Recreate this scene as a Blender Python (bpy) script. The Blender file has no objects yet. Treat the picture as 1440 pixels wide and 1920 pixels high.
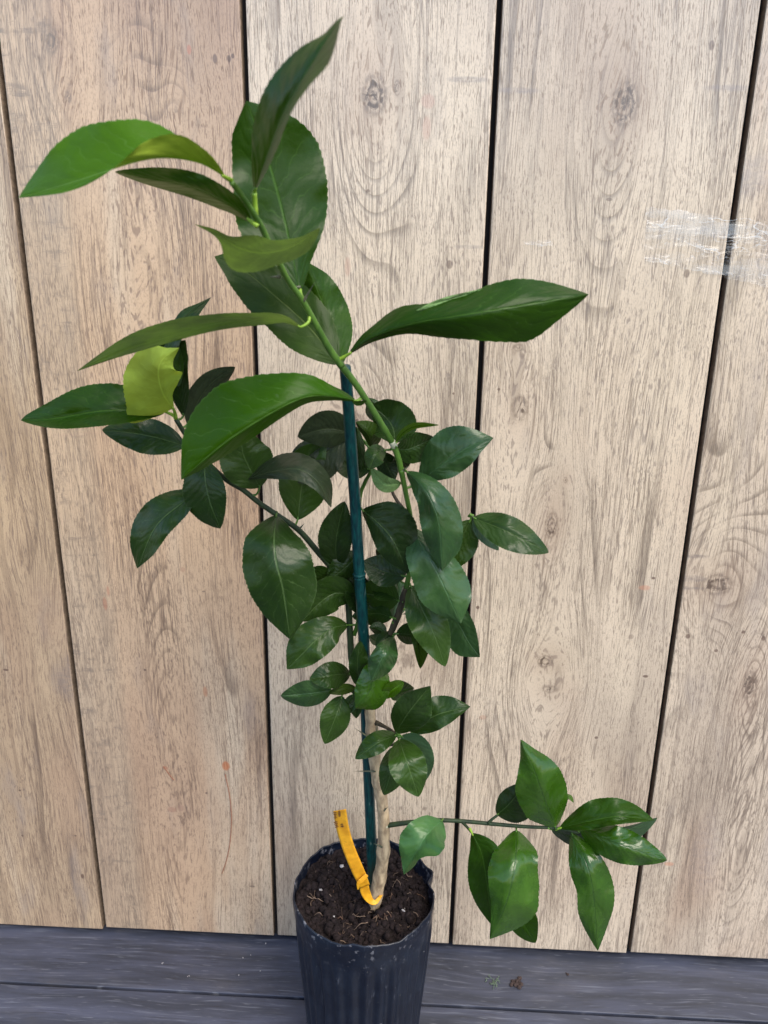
import bpy, math, random
from mathutils import Vector, Matrix, noise
random.seed(7)
S = bpy.context.scene
COL = S.collection
PI = math.pi

# ------------------------------------------------------------ camera, sky, sun, exposure
YAW, PITCH, ROLL = -0.04093784, 0.30797615, -0.01549025
CAM = Vector((0.3276586, -0.65305069, 0.69560652))
FPX = 1442.0
cy, sy, cp, sp = math.cos(YAW), math.sin(YAW), math.cos(PITCH), math.sin(PITCH)
FWD = Vector((sy*cp, cy*cp, -sp))
R0 = Vector((cy, -sy, 0)); D0 = FWD.cross(R0)
RIGHT = math.cos(ROLL)*R0 + math.sin(ROLL)*D0
DOWN = -math.sin(ROLL)*R0 + math.cos(ROLL)*D0
camd = bpy.data.cameras.new('camera')
camo = bpy.data.objects.new('camera', camd); COL.objects.link(camo)
m = Matrix((RIGHT, -DOWN, -FWD)).transposed().to_4x4(); m.translation = CAM
camo.matrix_world = m
camd.sensor_fit = 'VERTICAL'; camd.sensor_height = 36.0; camd.lens = FPX/1920*36
camd.clip_start = 0.02; camd.clip_end = 200
camd.dof.use_dof = True; camd.dof.focus_distance = 0.60; camd.dof.aperture_fstop = 14.0
S.camera = camo

SUN_EL, SUN_AZ = math.radians(52), math.radians(38)      # azimuth: turned from the wall's normal towards the right
W = bpy.data.worlds.new('World'); S.world = W; W.use_nodes = True
wn = W.node_tree.nodes; wl = W.node_tree.links; wn.clear()
sky = wn.new('ShaderNodeTexSky'); sky.sky_type = 'NISHITA'; sky.sun_disc = False
sky.sun_elevation = SUN_EL; sky.sun_rotation = PI - SUN_AZ
sky.air_density = 1.0; sky.dust_density = 1.2; sky.ozone_density = 1.0
bg = wn.new('ShaderNodeBackground'); bg.inputs['Strength'].default_value = 0.15
wo = wn.new('ShaderNodeOutputWorld')
wl.new(sky.outputs[0], bg.inputs[0]); wl.new(bg.outputs[0], wo.inputs[0])
sd = bpy.data.lights.new('sun', 'SUN'); sd.energy = 2.0; sd.angle = math.radians(38); sd.color = (1.0, 0.90, 0.77)
so = bpy.data.objects.new('sun', sd); COL.objects.link(so)
sdir = Vector((math.sin(SUN_AZ)*math.cos(SUN_EL), -math.cos(SUN_AZ)*math.cos(SUN_EL), math.sin(SUN_EL)))
so.location = sdir*3; so.rotation_euler = (-sdir).to_track_quat('-Z', 'Y').to_euler()
S.view_settings.view_transform = 'Standard'; S.view_settings.look = 'None'
S.view_settings.exposure = 1.12; S.view_settings.gamma = 1.0

# ------------------------------------------------------------ helpers
def P(px, py, d):
    """real point d metres in front of the wall, seen at that place of the photo"""
    q = FWD + (px-720)/FPX*RIGHT + (py-960)/FPX*DOWN
    t = (-d-CAM.y)/q.y
    return CAM + t*q

def tag(o, label=None, cat=None, group=None, kind=None):
    if label: o['label'] = label
    if cat: o['category'] = cat
    if group: o['group'] = group
    if kind: o['kind'] = kind
    return o

def empty(name, loc):
    o = bpy.data.objects.new(name, None); COL.objects.link(o); o.location = loc
    o.empty_display_size = 0.02
    return o

BASE = {}
def mesh_obj(name, verts, faces, mats, parent=None, origin=None, uvs=None, fmat=None, smooth=True):
    if origin is None:
        origin = BASE.get(parent.name, Vector((0, 0, 0))) if parent else Vector((0, 0, 0))
    me = bpy.data.meshes.new(name)
    me.from_pydata([tuple(Vector(v)-origin) for v in verts], [], faces)
    if not isinstance(mats, (list, tuple)): mats = [mats]
    for mm in mats: me.materials.append(mm)
    if fmat:
        for p, k in zip(me.polygons, fmat): p.material_index = k
    if smooth:
        for p in me.polygons: p.use_smooth = True
    if uvs:
        ul = me.uv_layers.new(name='UVMap')
        for lp in me.loops: ul.data[lp.index].uv = uvs[lp.vertex_index]
    me.update()
    o = bpy.data.objects.new(name, me); COL.objects.link(o)
    if parent:
        o.parent = parent; BASE[o.name] = origin
    else:
        o.location = origin
    return o

def catmull(pts, n):
    pts = [Vector(p) for p in pts]
    if len(pts) == 2: return [pts[0].lerp(pts[1], i/(n-1)) for i in range(n)]
    P_ = [pts[0]*2-pts[1]] + pts + [pts[-1]*2-pts[-2]]
    # dense sampling and arc-length resampling
    dense = []
    for i in range(1, len(P_)-2):
        for k in range(16):
            t = k/16; a, b, c, d = P_[i-1], P_[i], P_[i+1], P_[i+2]
            dense.append(0.5*((2*b)+(c-a)*t+(2*a-5*b+4*c-d)*t*t+(3*b-a-3*c+d)*t**3))
    dense.append(pts[-1])
    L = [0]
    for a, b in zip(dense, dense[1:]): L.append(L[-1]+(b.xy-a.xy).length+(1e-9))
    out = []; j = 0
    for i in range(n):
        s = L[-1]*i/(n-1)
        while j < len(L)-2 and L[j+1] < s: j += 1
        t = (s-L[j])/max(1e-12, L[j+1]-L[j])
        out.append(dense[j].lerp(dense[j+1], min(1, max(0, t))))
    return out

def lin(lst, u):
    x = u*(len(lst)-1); i = min(int(x), len(lst)-2); t = x-i
    a = lst[max(0, i-1)]; b = lst[i]; c = lst[i+1]; d = lst[min(len(lst)-1, i+2)]
    return 0.5*((2*b)+(c-a)*t+(2*a-5*b+4*c-d)*t*t+(3*b-a-3*c+d)*t**3)

def tube_data(pts, rads, seg=10, verts=None, faces=None, bump=0, caps=True):
    """pts: world points"""
    verts = [] if verts is None else verts; faces = [] if faces is None else faces
    b0 = len(verts); n = len(pts); up = None
    for i, p in enumerate(pts):
        t = (pts[min(i+1, n-1)]-pts[max(i-1, 0)]).normalized()
        if up is None: up = t.orthogonal().normalized()
        up = (up-t*up.dot(t)).normalized(); sd_ = t.cross(up)
        for k in range(seg):
            a = 2*PI*k/seg; r = rads[i]
            if bump: r *= 1+bump*noise.noise(Vector((p.x*300+math.cos(a)*.8, p.y*300+math.sin(a)*.8, p.z*160)))
            verts.append(p+(up*math.cos(a)+sd_*math.sin(a))*r)
    for i in range(n-1):
        for k in range(seg):
            a = b0+i*seg+k; b = b0+i*seg+(k+1) % seg
            faces.append((a, b, b+seg, a+seg))
    if caps:
        faces.append(tuple(b0+k for k in range(seg))[::-1]); faces.append(tuple(b0+(n-1)*seg+k for k in range(seg)))
    return verts, faces

# ------------------------------------------------------------ node helper
class NT:
    def __init__(s, name):
        s.m = bpy.data.materials.new(name); s.m.use_nodes = True
        s.t = s.m.node_tree; s.n = s.t.nodes; s.l = s.t.links; s.n.clear()
        s.out = s.n.new('ShaderNodeOutputMaterial')
    def put(s, sock, v):
        if isinstance(v, bpy.types.NodeSocket): s.l.new(v, sock)
        elif isinstance(v, (tuple, list)) and len(v) == 3 and sock.type == 'RGBA': sock.default_value = (*v, 1)
        else: sock.default_value = v
    def math(s, op, a, b=None, c=None, clamp=False):
        n = s.n.new('ShaderNodeMath'); n.operation = op; n.use_clamp = clamp
        for i, v in enumerate((a, b, c)):
            if v is not None: s.put(n.inputs[i], v)
        return n.outputs[0]
    def add(s, a, b): return s.math('ADD', a, b)
    def sub(s, a, b): return s.math('SUBTRACT', a, b)
    def mul(s, a, b): return s.math('MULTIPLY', a, b)
    def sstep(s, v, lo, hi, a=0.0, b=1.0):
        n = s.n.new('ShaderNodeMapRange'); n.interpolation_type = 'SMOOTHSTEP'
        for i, x in enumerate((v, lo, hi, a, b)): s.put(n.inputs[i], x)
        return n.outputs[0]
    def vec(s, x, y, z):
        n = s.n.new('ShaderNodeCombineXYZ')
        for i, v in enumerate((x, y, z)): s.put(n.inputs[i], v)
        return n.outputs[0]
    def noise(s, v, scale=1.0, detail=2.0, rough=0.5, dist=0.0):
        n = s.n.new('ShaderNodeTexNoise'); s.put(n.inputs['Vector'], v)
        n.inputs['Scale'].default_value = scale; n.inputs['Detail'].default_value = detail
        n.inputs['Roughness'].default_value = rough; n.inputs['Distortion'].default_value = dist
        return n.outputs['Fac']
    def mix(s, f, a, b, mode='MIX'):
        n = s.n.new('ShaderNodeMix'); n.data_type = 'RGBA'; n.blend_type = mode; n.clamp_factor = True
        s.put(n.inputs[0], f); s.put(n.inputs[6], a); s.put(n.inputs[7], b)
        return n.outputs[2]
    def bump(s, h, strength, dist=0.001):
        n = s.n.new('ShaderNodeBump'); n.inputs['Strength'].default_value = strength
        n.inputs['Distance'].default_value = dist; s.put(n.inputs['Height'], h); return n.outputs[0]
    def xyz(s, kind='Object'):
        n = s.n.new('ShaderNodeTexCoord'); q = s.n.new('ShaderNodeSeparateXYZ')
        s.l.new(n.outputs[kind], q.inputs[0]); return n.outputs[kind], q.outputs[0], q.outputs[1], q.outputs[2]
    def bsdf(s, col, rough=0.5, spec=0.5, normal=None, **kw):
        n = s.n.new('ShaderNodeBsdfPrincipled'); s.put(n.inputs['Base Color'], col)
        s.put(n.inputs['Roughness'], rough); s.put(n.inputs['Specular IOR Level'], spec)
        if normal is not None: s.put(n.inputs['Normal'], normal)
        for k, v in kw.items(): s.put(n.inputs[k.replace('_', ' ')], v)
        return n.outputs[0]
    def done(s, sh): s.l.new(sh, s.out.inputs[0]); return s.m

# ------------------------------------------------------------ materials
def wallxz(px, py):
    p = P(px, py, 0.0); return p.x, p.z

def wood(name, light, dark, seed, knots=(), marks=(), saw=None, nodal=1.0, grey=0.0, redk=.5, ringn=11.0, side=0, slant=0.0):
    """knots: (px,py, core rx, core rz (m), field rx, field rz, core strength, growth amplitude)"""
    N = NT(name); co, X, Y, Z = N.xyz('Object')
    wob = N.noise(N.vec(N.mul(X, 9.0), seed, N.mul(Z, 2.2)), 1.0, 2.0)
    fine = N.noise(N.vec(N.mul(X, 60.0), seed+5, N.mul(Z, 14.0)), 1.0, 1.0)
    Xw = N.add(X, N.add(N.mul(N.sub(wob, 0.5), 0.03), N.mul(N.sub(fine, 0.5), 0.0020)))
    if slant: Xw = N.add(Xw, N.mul(Z, slant))
    core = None; G = None; halo = None
    for (kx, ky, rx, rz, fx, fz, st, amp) in knots:
        wx, wz = wallxz(kx, ky)
        dX = N.sub(X, wx); dZ = N.sub(Z, wz)
        def gauss(a, b):
            q = N.add(N.math('POWER', N.math('ABSOLUTE', N.mul(dX, 1/a)), 2.0), N.math('POWER', N.math('ABSOLUTE', N.mul(dZ, 1/b)), 2.0))
            return N.math('EXPONENT', N.mul(q, -1.0))
        gb = gauss(fx, fz)
        Xw = N.sub(Xw, N.mul(N.mul(dX, gb), 0.72))
        g = N.mul(gb, amp)
        G = g if G is None else N.add(G, g)
        c = N.mul(gauss(rx, rz), st); core = c if core is None else N.math('MAXIMUM', core, c)
        h = N.mul(gauss(rx*2.6, rz*3.2), min(1, st*.8)); halo = h if halo is None else N.math('MAXIMUM', halo, h)
    gn = N.noise(N.vec(N.mul(Xw, 9.0), seed+11, N.mul(Z, 0.9)), 1.0, 1.5, 0.45)
    F = N.add(N.mul(gn, 1.1*nodal), N.mul(Xw, 2.4))
    if G is not None: F = N.add(F, G)
    fr = N.math('FRACT', N.mul(F, ringn))
    # each growth ring ends in a thin darker line with a soft lead-in
    line = N.mul(N.sstep(fr, 0.62, 0.93), N.sstep(fr, 0.94, 1.0, 1.0, 0.0))
    brk = N.noise(N.vec(N.mul(Xw, 30.0), seed+3, N.mul(Z, 5.0)), 1.0, 2.0)
    line = N.mul(line, N.sstep(brk, 0.42, 0.68))
    p1 = N.noise(N.vec(N.mul(Xw, 1150.0), N.add(N.mul(X, 60.0), seed+21), N.add(N.mul(Z, 120.0), N.mul(fine, 9.0))), 1.0, 1.0, 0.5)
    p2 = N.noise(N.vec(N.mul(Xw, 300.0), seed+31, N.mul(Z, 8.0)), 1.0, 2.0, 0.7)
    p3 = N.noise(N.vec(N.mul(Xw, 120.0), seed+35, N.mul(Z, 2.2)), 1.0, 1.0, 0.5)
    patch = N.noise(N.vec(N.mul(X, 16.0), seed+41, N.mul(Z, 7.0)), 1.0, 2.0)
    thr = N.sub(0.63, N.mul(patch, 0.14))
    pore = N.sstep(p1, N.sub(thr, .03), N.add(thr, 0.11))
    hair = N.sstep(N.math('ABSOLUTE', N.sub(p2, .5)), .004, .050, 1.0, 0.0)
    hair2 = N.sstep(N.math('ABSOLUTE', N.sub(p3, .5)), .004, .022, 1.0, 0.0)
    streak = N.mul(N.math('MAXIMUM', N.mul(hair, N.sstep(brk, .36, .58)), N.mul(hair2, .55)), N.sstep(patch, .2, .6, .55, 1.0))
    tone = N.noise(N.vec(N.mul(X, 7.0), seed+51, N.mul(Z, 2.6)), 1.0, 3.0, 0.6)
    mott = N.noise(N.vec(N.mul(X, 1100.0), seed+61, N.mul(Z, 480.0)), 1.0, 2.0)
    col = N.mix(N.sstep(tone, 0.38, 0.75), light, tuple(a*.58+b*.42 for a, b in zip(light, dark)))
    red = N.noise(N.vec(N.mul(X, 10.0), seed+71, N.mul(Z, 3.5)), 1.0, 2.0)
    col = N.mix(N.mul(N.sstep(red, 0.46, 0.68), redk), col, (0.34, 0.215, 0.14))
    cream = N.noise(N.vec(N.mul(X, 14.0), seed+75, N.mul(Z, 2.0)), 1.0, 3.0, .6)
    col = N.mix(N.mul(N.sstep(cream, 0.52, 0.72), 0.6), col, (0.60, 0.50, 0.375))
    col = N.mix(N.mul(pore, 0.58), col, dark)
    col = N.mix(N.mul(streak, 0.66), col, dark)
    col = N.mix(N.mul(line, 0.58), col, tuple(d*.72 for d in dark))
    col = N.mix(N.mul(N.sstep(mott, 0.48, 0.72), 0.30), col, dark)
    if halo is not None:
        col = N.mix(N.mul(halo, 0.50), col, (0.25, 0.155, 0.105))
        cr = N.noise(N.vec(N.mul(X, 170.0), seed+81, N.mul(Z, 120.0)), 1.0, 4.0, 0.65, 1.5)
        swirl = N.math('PINGPONG', N.mul(N.add(core, N.mul(cr, .35)), 3.2), .5)
        col = N.mix(N.mul(N.sstep(core, .05, .55), N.sstep(N.add(cr, N.mul(swirl, .35)), 0.42, 0.74)), col, (0.105, 0.072, 0.052))
    if saw:
        x0, x1, z0, z1, st = saw
        edge = N.mul(N.sstep(X, x0-.004, x0+.002), N.sstep(N.add(X, N.mul(wob, 0.02)), x1-.008, x1+.012, 1.0, 0.0))
        zz = N.mul(N.sstep(Z, z0, z0+.05), N.sstep(Z, z1-.05, z1, 1.0, 0.0))
        sm = N.noise(N.vec(N.mul(X, 34.0), seed+91, N.mul(Z, 150.0)), 1.0, 5.0, 0.72)
        blk = N.noise(N.vec(N.mul(X, 90.0), seed+95, N.mul(Z, 90.0)), 1.0, 1.0)
        e = N.mul(edge, zz)
        col = N.mix(N.mul(e, 0.30*st), col, (0.48, 0.39, 0.28))
        crk = N.noise(N.vec(N.mul(Xw, 210.0), seed+97, N.mul(Z, 22.0)), 1.0, 3.0, .7)
        col = N.mix(N.mul(N.mul(e, N.sstep(N.math('ABSOLUTE', N.sub(crk, .5)), .004, .04, 1.0, 0.0)), .65*st), col, (0.15, 0.105, 0.075))
        col = N.mix(N.mul(N.mul(e, N.mul(N.sstep(sm, 0.52, 0.66), N.sstep(blk, 0.35, 0.65))), 0.7*st), col, (0.19, 0.145, 0.11))
    mott2 = N.noise(N.vec(N.mul(X, 120.0), seed+66, N.mul(Z, 420.0)), 1.0, 3.0, .6)
    # grey weathering near the plank edges in broken patches
    gm = N.noise(N.vec(N.mul(X, 30.0), seed+101, N.mul(Z, 9.0)), 1.0, 3.0, 0.6)
    col = N.mix(N.mul(N.sstep(gm, 0.55, 0.75), 0.30+grey), col, (0.235, 0.20, 0.185))
    for (mx, my, rx, rz, c, st) in marks:
        wx, wz = wallxz(mx, my)
        dn = N.mul(N.sub(fine, 0.5), 1.2)
        q = N.add(N.math('POWER', N.math('ABSOLUTE', N.add(N.mul(N.sub(X, wx), 1/rx), dn)), 2.0), N.math('POWER', N.math('ABSOLUTE', N.mul(N.sub(Z, wz), 1/rz)), 2.0))
        col = N.mix(N.mul(N.mul(N.sstep(q, 0.0 if rx > .012 else .35, 1.0, 1.0, 0.0), N.sstep(mott2, .35, .6, .35, 1.0) if rx > .012 else 1.0), st), col, c)
    hgt = N.sub(N.mul(pore, -0.6), N.add(N.mul(streak, 0.5), N.mul(line, 0.5)))
    rg = N.add(0.28, N.mul(pore, 0.25))
    return N.done(N.bsdf(col, rg, .95, N.bump(hgt, 0.35, 0.0004)))

SPK = (0.09, 0.05, 0.035); RST = (0.42, 0.13, 0.04)
LT, DK = (0.56, 0.43, 0.30), (0.128, 0.080, 0.054)
LT2, DK2 = (0.605, 0.500, 0.380), (0.130, 0.093, 0.068)
mA = wood('wood_plank_a', (0.51, 0.375, 0.240), DK, 3.1, [(150, 1255, .012, .02, .03, .10, .25, .25), (40, 1040, .004, .01, .02, .05, .2, .1)],
          [(100, 1150, .030, .05, (0.30, 0.19, 0.13), .35), (145, 1275, .03, .035, (0.20, 0.155, 0.135), .55), (12, 1256, .003, .0015, SPK, .8), (37, 1482, .0015, .0015, SPK, .9), (42, 1567, .0015, .0015, SPK, .9), (155, 1643, .002, .004, SPK, .8), (142, 1567, .0015, .0015, SPK, .7)], grey=.1, nodal=.5)
mB = wood('wood_plank_b', (0.545, 0.385, 0.250), (0.115, 0.066, 0.042), 8.7,
          [(95, 75, .006, .009, .026, .06, .75, .25), (128, 182, .003, .005, .012, .03, .5, .1), (330, 205, .002, .004, .012, .03, .4, .1), (372, 230, .004, .006, .02, .04, .3, .15),
           (265, 520, .01, .02, .045, .16, .05, .85), (335, 1500, .008, .02, .040, .26, .04, .95)],
          [(422, 1436, .0055, .0065, RST, .75), (312, 1440, .004, .0025, (0.3, 0.12, 0.07), .6), (385, 1297, .0025, .007, (0.36, 0.17, 0.09), .7), (404, 110, .002, .004, SPK, .7), (430, 110, .0018, .003, SPK, .8), (437, 105, .0015, .002, SPK, .8), (355, 93, .002, .004, (0.4, 0.15, 0.09), .6), (197, 1132, .0025, .008, (0.4, 0.16, 0.09), .5), (203, 1108, .0015, .006, (0.4, 0.16, 0.09), .5),
           (272, 1256, .0015, .0015, SPK, .8), (387, 1487, .0015, .0015, SPK, .8), (324, 1518, .006, .004, (0.3, 0.15, 0.1), .5), (340, 1515, .004, .005, (0.26, 0.15, 0.11), .5), (474, 1662, .004, .0015, SPK, .6), (382, 1109, .002, .001, SPK, .6), (344, 1068, .003, .003, (0.36, 0.2, 0.13), .5)],
          saw=(0.0, 0.052, -.1, 1.2, 1.0), nodal=.8, ringn=13.0)
mC = wood('wood_plank_c', LT2, DK2, 14.2,
          [(702, 178, .009, .013, .030, .085, .85, .75), (655, 792, .012, .009, .035, .06, .8, .4), (605, 800, .007, .006, .02, .03, .7, .1), (640, 1010, .006, .01, .03, .1, .2, .5), (765, 1235, .013, .012, .03, .06, .35, .3), (745, 165, .0025, .005, .008, .02, .8, .05)],
          [(800, 190, .006, .006, (0.42, 0.22, 0.17), .35), (798, 240, .004, .01, (0.42, 0.22, 0.16), .35), (842, 496, .003, .004, SPK, .65), (690, 358, .002, .0015, SPK, .6), (850, 738, .0012, .0012, SPK, .8), (651, 500, .003, .009, (0.4, 0.22, 0.16), .4), (870, 149, .020, .0028, (0.2, 0.17, 0.16), .55), (880, 463, .016, .002, (0.2, 0.17, 0.16), .45), (775, 792, .004, .004, SPK, .35), (895, 1139, .002, .002, SPK, .8)],
          nodal=.6, grey=-.1, redk=.28)
mD = wood('wood_plank_d', LT2, DK2, 23.9,
          [(1172, 195, .009, .014, .026, .10, .95, .55), (975, 765, .008, .012, .028, .10, .55, .5), (972, 652, .006, .004, .014, .02, .5, .12), (1034, 985, .005, .011, .022, .05, .9, .55), (1022, 1240, .007, .006, .030, .10, .8, .7), (1030, 1292, .009, .005, .03, .05, .5, .3), (1128, 60, .008, .05, .022, .13, .0, .4), (1060, 900, .002, .003, .01, .03, .6, .1)],
          [(965, 170, .020, .0028, (0.2, 0.17, 0.17), .5), (1360, 165, .020, .0030, (0.2, 0.17, 0.17), .5), (1142, 374, .003, .0015, SPK, .6), (1288, 513, .003, .004, SPK, .65), (1335, 85, .0025, .004, SPK, .6), (1208, 1102, .006, .003, (0.45, 0.2, 0.12), .5), (1225, 1084, .002, .0015, SPK, .8), (1210, 1268, .003, .0018, SPK, .8), (1118, 1383, .002, .0018, SPK, .8), (895, 1139, .002, .002, SPK, .8), (1256, 1620, .005, .003, (0.46, 0.2, 0.12), .5), (905, 1345, .004, .003, (0.4, 0.2, 0.13), .4), (1184, 1194, .003, .003, SPK, .4), (935, 730, .0015, .0015, SPK, .8)],
          nodal=.7, grey=-.12, redk=.22)
mE = wood('wood_plank_e', (0.55, 0.45, 0.345), DK2, 31.4,
          [(1344, 1096, .014, .010, .045, .07, .75, .75), (1405, 1285, .006, .014, .020, .07, .85, .65), (1395, 1540, .006, .02, .028, .16, .03, .85)],
          [(1302, 1043, .018, .0022, (0.16, 0.13, 0.12), .6), (1300, 1085, .017, .004, (0.17, 0.14, 0.13), .6), (1296, 1103, .015, .002, (0.16, 0.13, 0.12), .55), (1290, 1193, .0025, .003, SPK, .75), (1343, 1220, .002, .002, SPK, .75), (1394, 1185, .002, .002, SPK, .75), (1432, 1197, .002, .003, SPK, .7), (1256, 1620, .005, .003, (0.46, 0.2, 0.12), .5), (1410, 330, .02, .02, (0.2, 0.17, 0.18), .35), (1330, 1600, .02, .07, (0.3, 0.25, 0.23), .3)],
          nodal=.8, grey=.0)

def floor_wood(name, seed, k=1.0):
    N = NT(name); co, X, Y, Z = N.xyz('Object')
    wob = N.noise(N.vec(N.mul(X, 4.0), N.mul(Y, 14.0), seed), 1.0, 2.0)
    Yw = N.add(Y, N.mul(N.sub(wob, .5), .035))
    a = N.noise(N.vec(N.mul(X, 20.0), N.mul(Yw, 420.0), seed+2), 1.0, 2.0, .6)
    b = N.noise(N.vec(N.mul(X, 7.0), N.mul(Yw, 70.0), seed+4), 1.0, 3.0, .6)
    c = N.noise(N.vec(N.mul(X, 60.0), N.mul(Yw, 800.0), seed+6), 1.0, 1.0, .5)
    dust = N.noise(N.vec(N.mul(X, 11.0), N.mul(Y, 22.0), seed+8), 1.0, 4.0, .65)
    col = N.mix(N.sstep(b, .3, .72), tuple(v*k for v in (0.022, 0.026, 0.038)), tuple(v*k for v in (0.050, 0.057, 0.086)))
    col = N.mix(N.mul(N.sstep(a, .56, .74), .55), col, tuple(v*k for v in (0.130, 0.140, 0.170)))
    col = N.mix(N.mul(N.sstep(a, .44, .28), .6), col, (0.018, 0.018, 0.022))
    col = N.mix(N.mul(N.sstep(c, .64, .80), .45), col, tuple(v*k for v in (0.19, 0.20, 0.225)))
    col = N.mix(N.mul(N.sstep(dust, .5, .8), .2), col, (0.15, 0.135, 0.125))
    return N.done(N.bsdf(col, N.add(.40, N.mul(dust, .2)), .6, N.bump(a, .25, .0004)))
mF1 = floor_wood('grey_laminate_a', 2.0); mF2 = floor_wood('grey_laminate_b', 9.0, 1.15); mF3 = floor_wood('grey_laminate_c', 15.0, .95)

def simple(name, col, rough=.6, spec=.4, nscale=0, namp=.3, bump=0, bdist=.0005, **kw):
    N = NT(name); c = col; nb = None
    if nscale:
        co, X, Y, Z = N.xyz('Object'); n = N.noise(co, nscale, 3.0, .6)
        c = N.mix(N.mul(N.sstep(n, .3, .7), 1.0), tuple(v*(1-namp) for v in col), tuple(min(1, v*(1+namp)) for v in col))
        if bump: nb = N.bump(n, bump, bdist)
    return N.done(N.bsdf(c, rough, spec, nb, **kw))
mBack = simple('dark_gap', (0.012, 0.010, 0.010), .9)
mEdge = simple('plank_core', (0.20, 0.145, 0.10), .8, nscale=200)

def leaf_mat(name, top, top2, under, rough=.36, trans=.16, veinc=None, tcol=None, spec=.38, dust=.10, midk=.5):
    N = NT(name)
    uv = N.n.new('ShaderNodeUVMap'); q = N.n.new('ShaderNodeSeparateXYZ'); N.l.new(uv.outputs[0], q.inputs[0])
    u, v = q.outputs[0], q.outputs[1]
    av = N.math('ABSOLUTE', N.mul(N.sub(v, .5), 2.0))
    co, X, Y, Z = N.xyz('Object')
    oi = N.n.new('ShaderNodeObjectInfo'); rnd = oi.outputs['Random']
    mid = N.sstep(av, 0.012, 0.040, 1.0, 0.0)
    w = N.noise(N.vec(N.mul(u, 6.0), N.mul(v, 5.0), N.mul(rnd, 30.0)), 1.0, 2.0)
    side = N.sstep(v, .49, .51)
    s = N.add(N.add(N.sub(N.mul(u, 10.0), N.mul(N.math('POWER', av, .85), 2.4)), N.mul(w, 1.6)), N.mul(side, .45))
    f = N.math('PINGPONG', s, .5)
    vein = N.mul(N.sstep(f, 0.0, 0.045, 1.0, 0.0), N.sstep(av, 0.55, 1.0, 1.0, 0.0))
    pil = N.sstep(f, 0.0, 0.5)
    vv = N.noise(N.vec(N.mul(u, 45.0), N.mul(v, 26.0), N.mul(rnd, 9.0)), 1.0, 2.0)
    n1 = N.noise(co, 55.0, 3.0, .6); n2 = N.noise(co, 700.0, 2.0, .6)
    n2v = N.noise(co, 180.0, 2.0)
    tone = N.add(N.mul(N.sub(n1, .5), 1.3), N.mul(N.sub(rnd, .5), .9))
    c = N.mix(N.sstep(tone, -.45, .45), top, top2)
    vc = veinc or tuple(min(1, a*2.3+.02) for a in top2)
    c = N.mix(N.mul(N.mul(vein, N.sstep(n2v, .35, .6, .3, 1.0)), .34), c, vc)
    c = N.mix(N.mul(mid, midk), c, vc)
    rim = N.sstep(av, .955, 1.0)
    c = N.mix(N.mul(rim, .25), c, vc)
    # pale dust and water spots
    dst = N.noise(co, 260.0, 4.0, .7)
    c = N.mix(N.mul(N.sstep(dst, .60, .78), dust), c, (0.22, 0.26, 0.20))
    uc = N.mix(N.sstep(n1, .35, .65), tuple(x*.8 for x in under), tuple(x*1.2 for x in under))
    uc = N.mix(N.add(N.mul(mid, .6), N.mul(vein, .35)), uc, tuple(min(1, x*1.9) for x in under))
    geo = N.n.new('ShaderNodeNewGeometry'); back = geo.outputs['Backfacing']
    c = N.mix(back, c, uc)
    h = N.add(N.add(N.mul(pil, .30), N.mul(mid, -.45)), N.add(N.mul(n2, .08), N.mul(vv, .22)))
    rg = N.add(N.add(rough, N.mul(back, .25)), N.mul(N.sub(n1, .5), .22))
    pb = N.bsdf(c, rg, spec, N.bump(h, .55, .0007))
    tr = N.n.new('ShaderNodeBsdfTranslucent')
    tc = tcol or tuple(min(1, a*b) for a, b in zip(top2, (2.6, 2.2, 1.2)))
    N.put(tr.inputs[0], tc)
    ms = N.n.new('ShaderNodeMixShader'); ms.inputs[0].default_value = trans
    N.l.new(pb, ms.inputs[1]); N.l.new(tr.outputs[0], ms.inputs[2])
    return N.done(ms.outputs[0])
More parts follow.
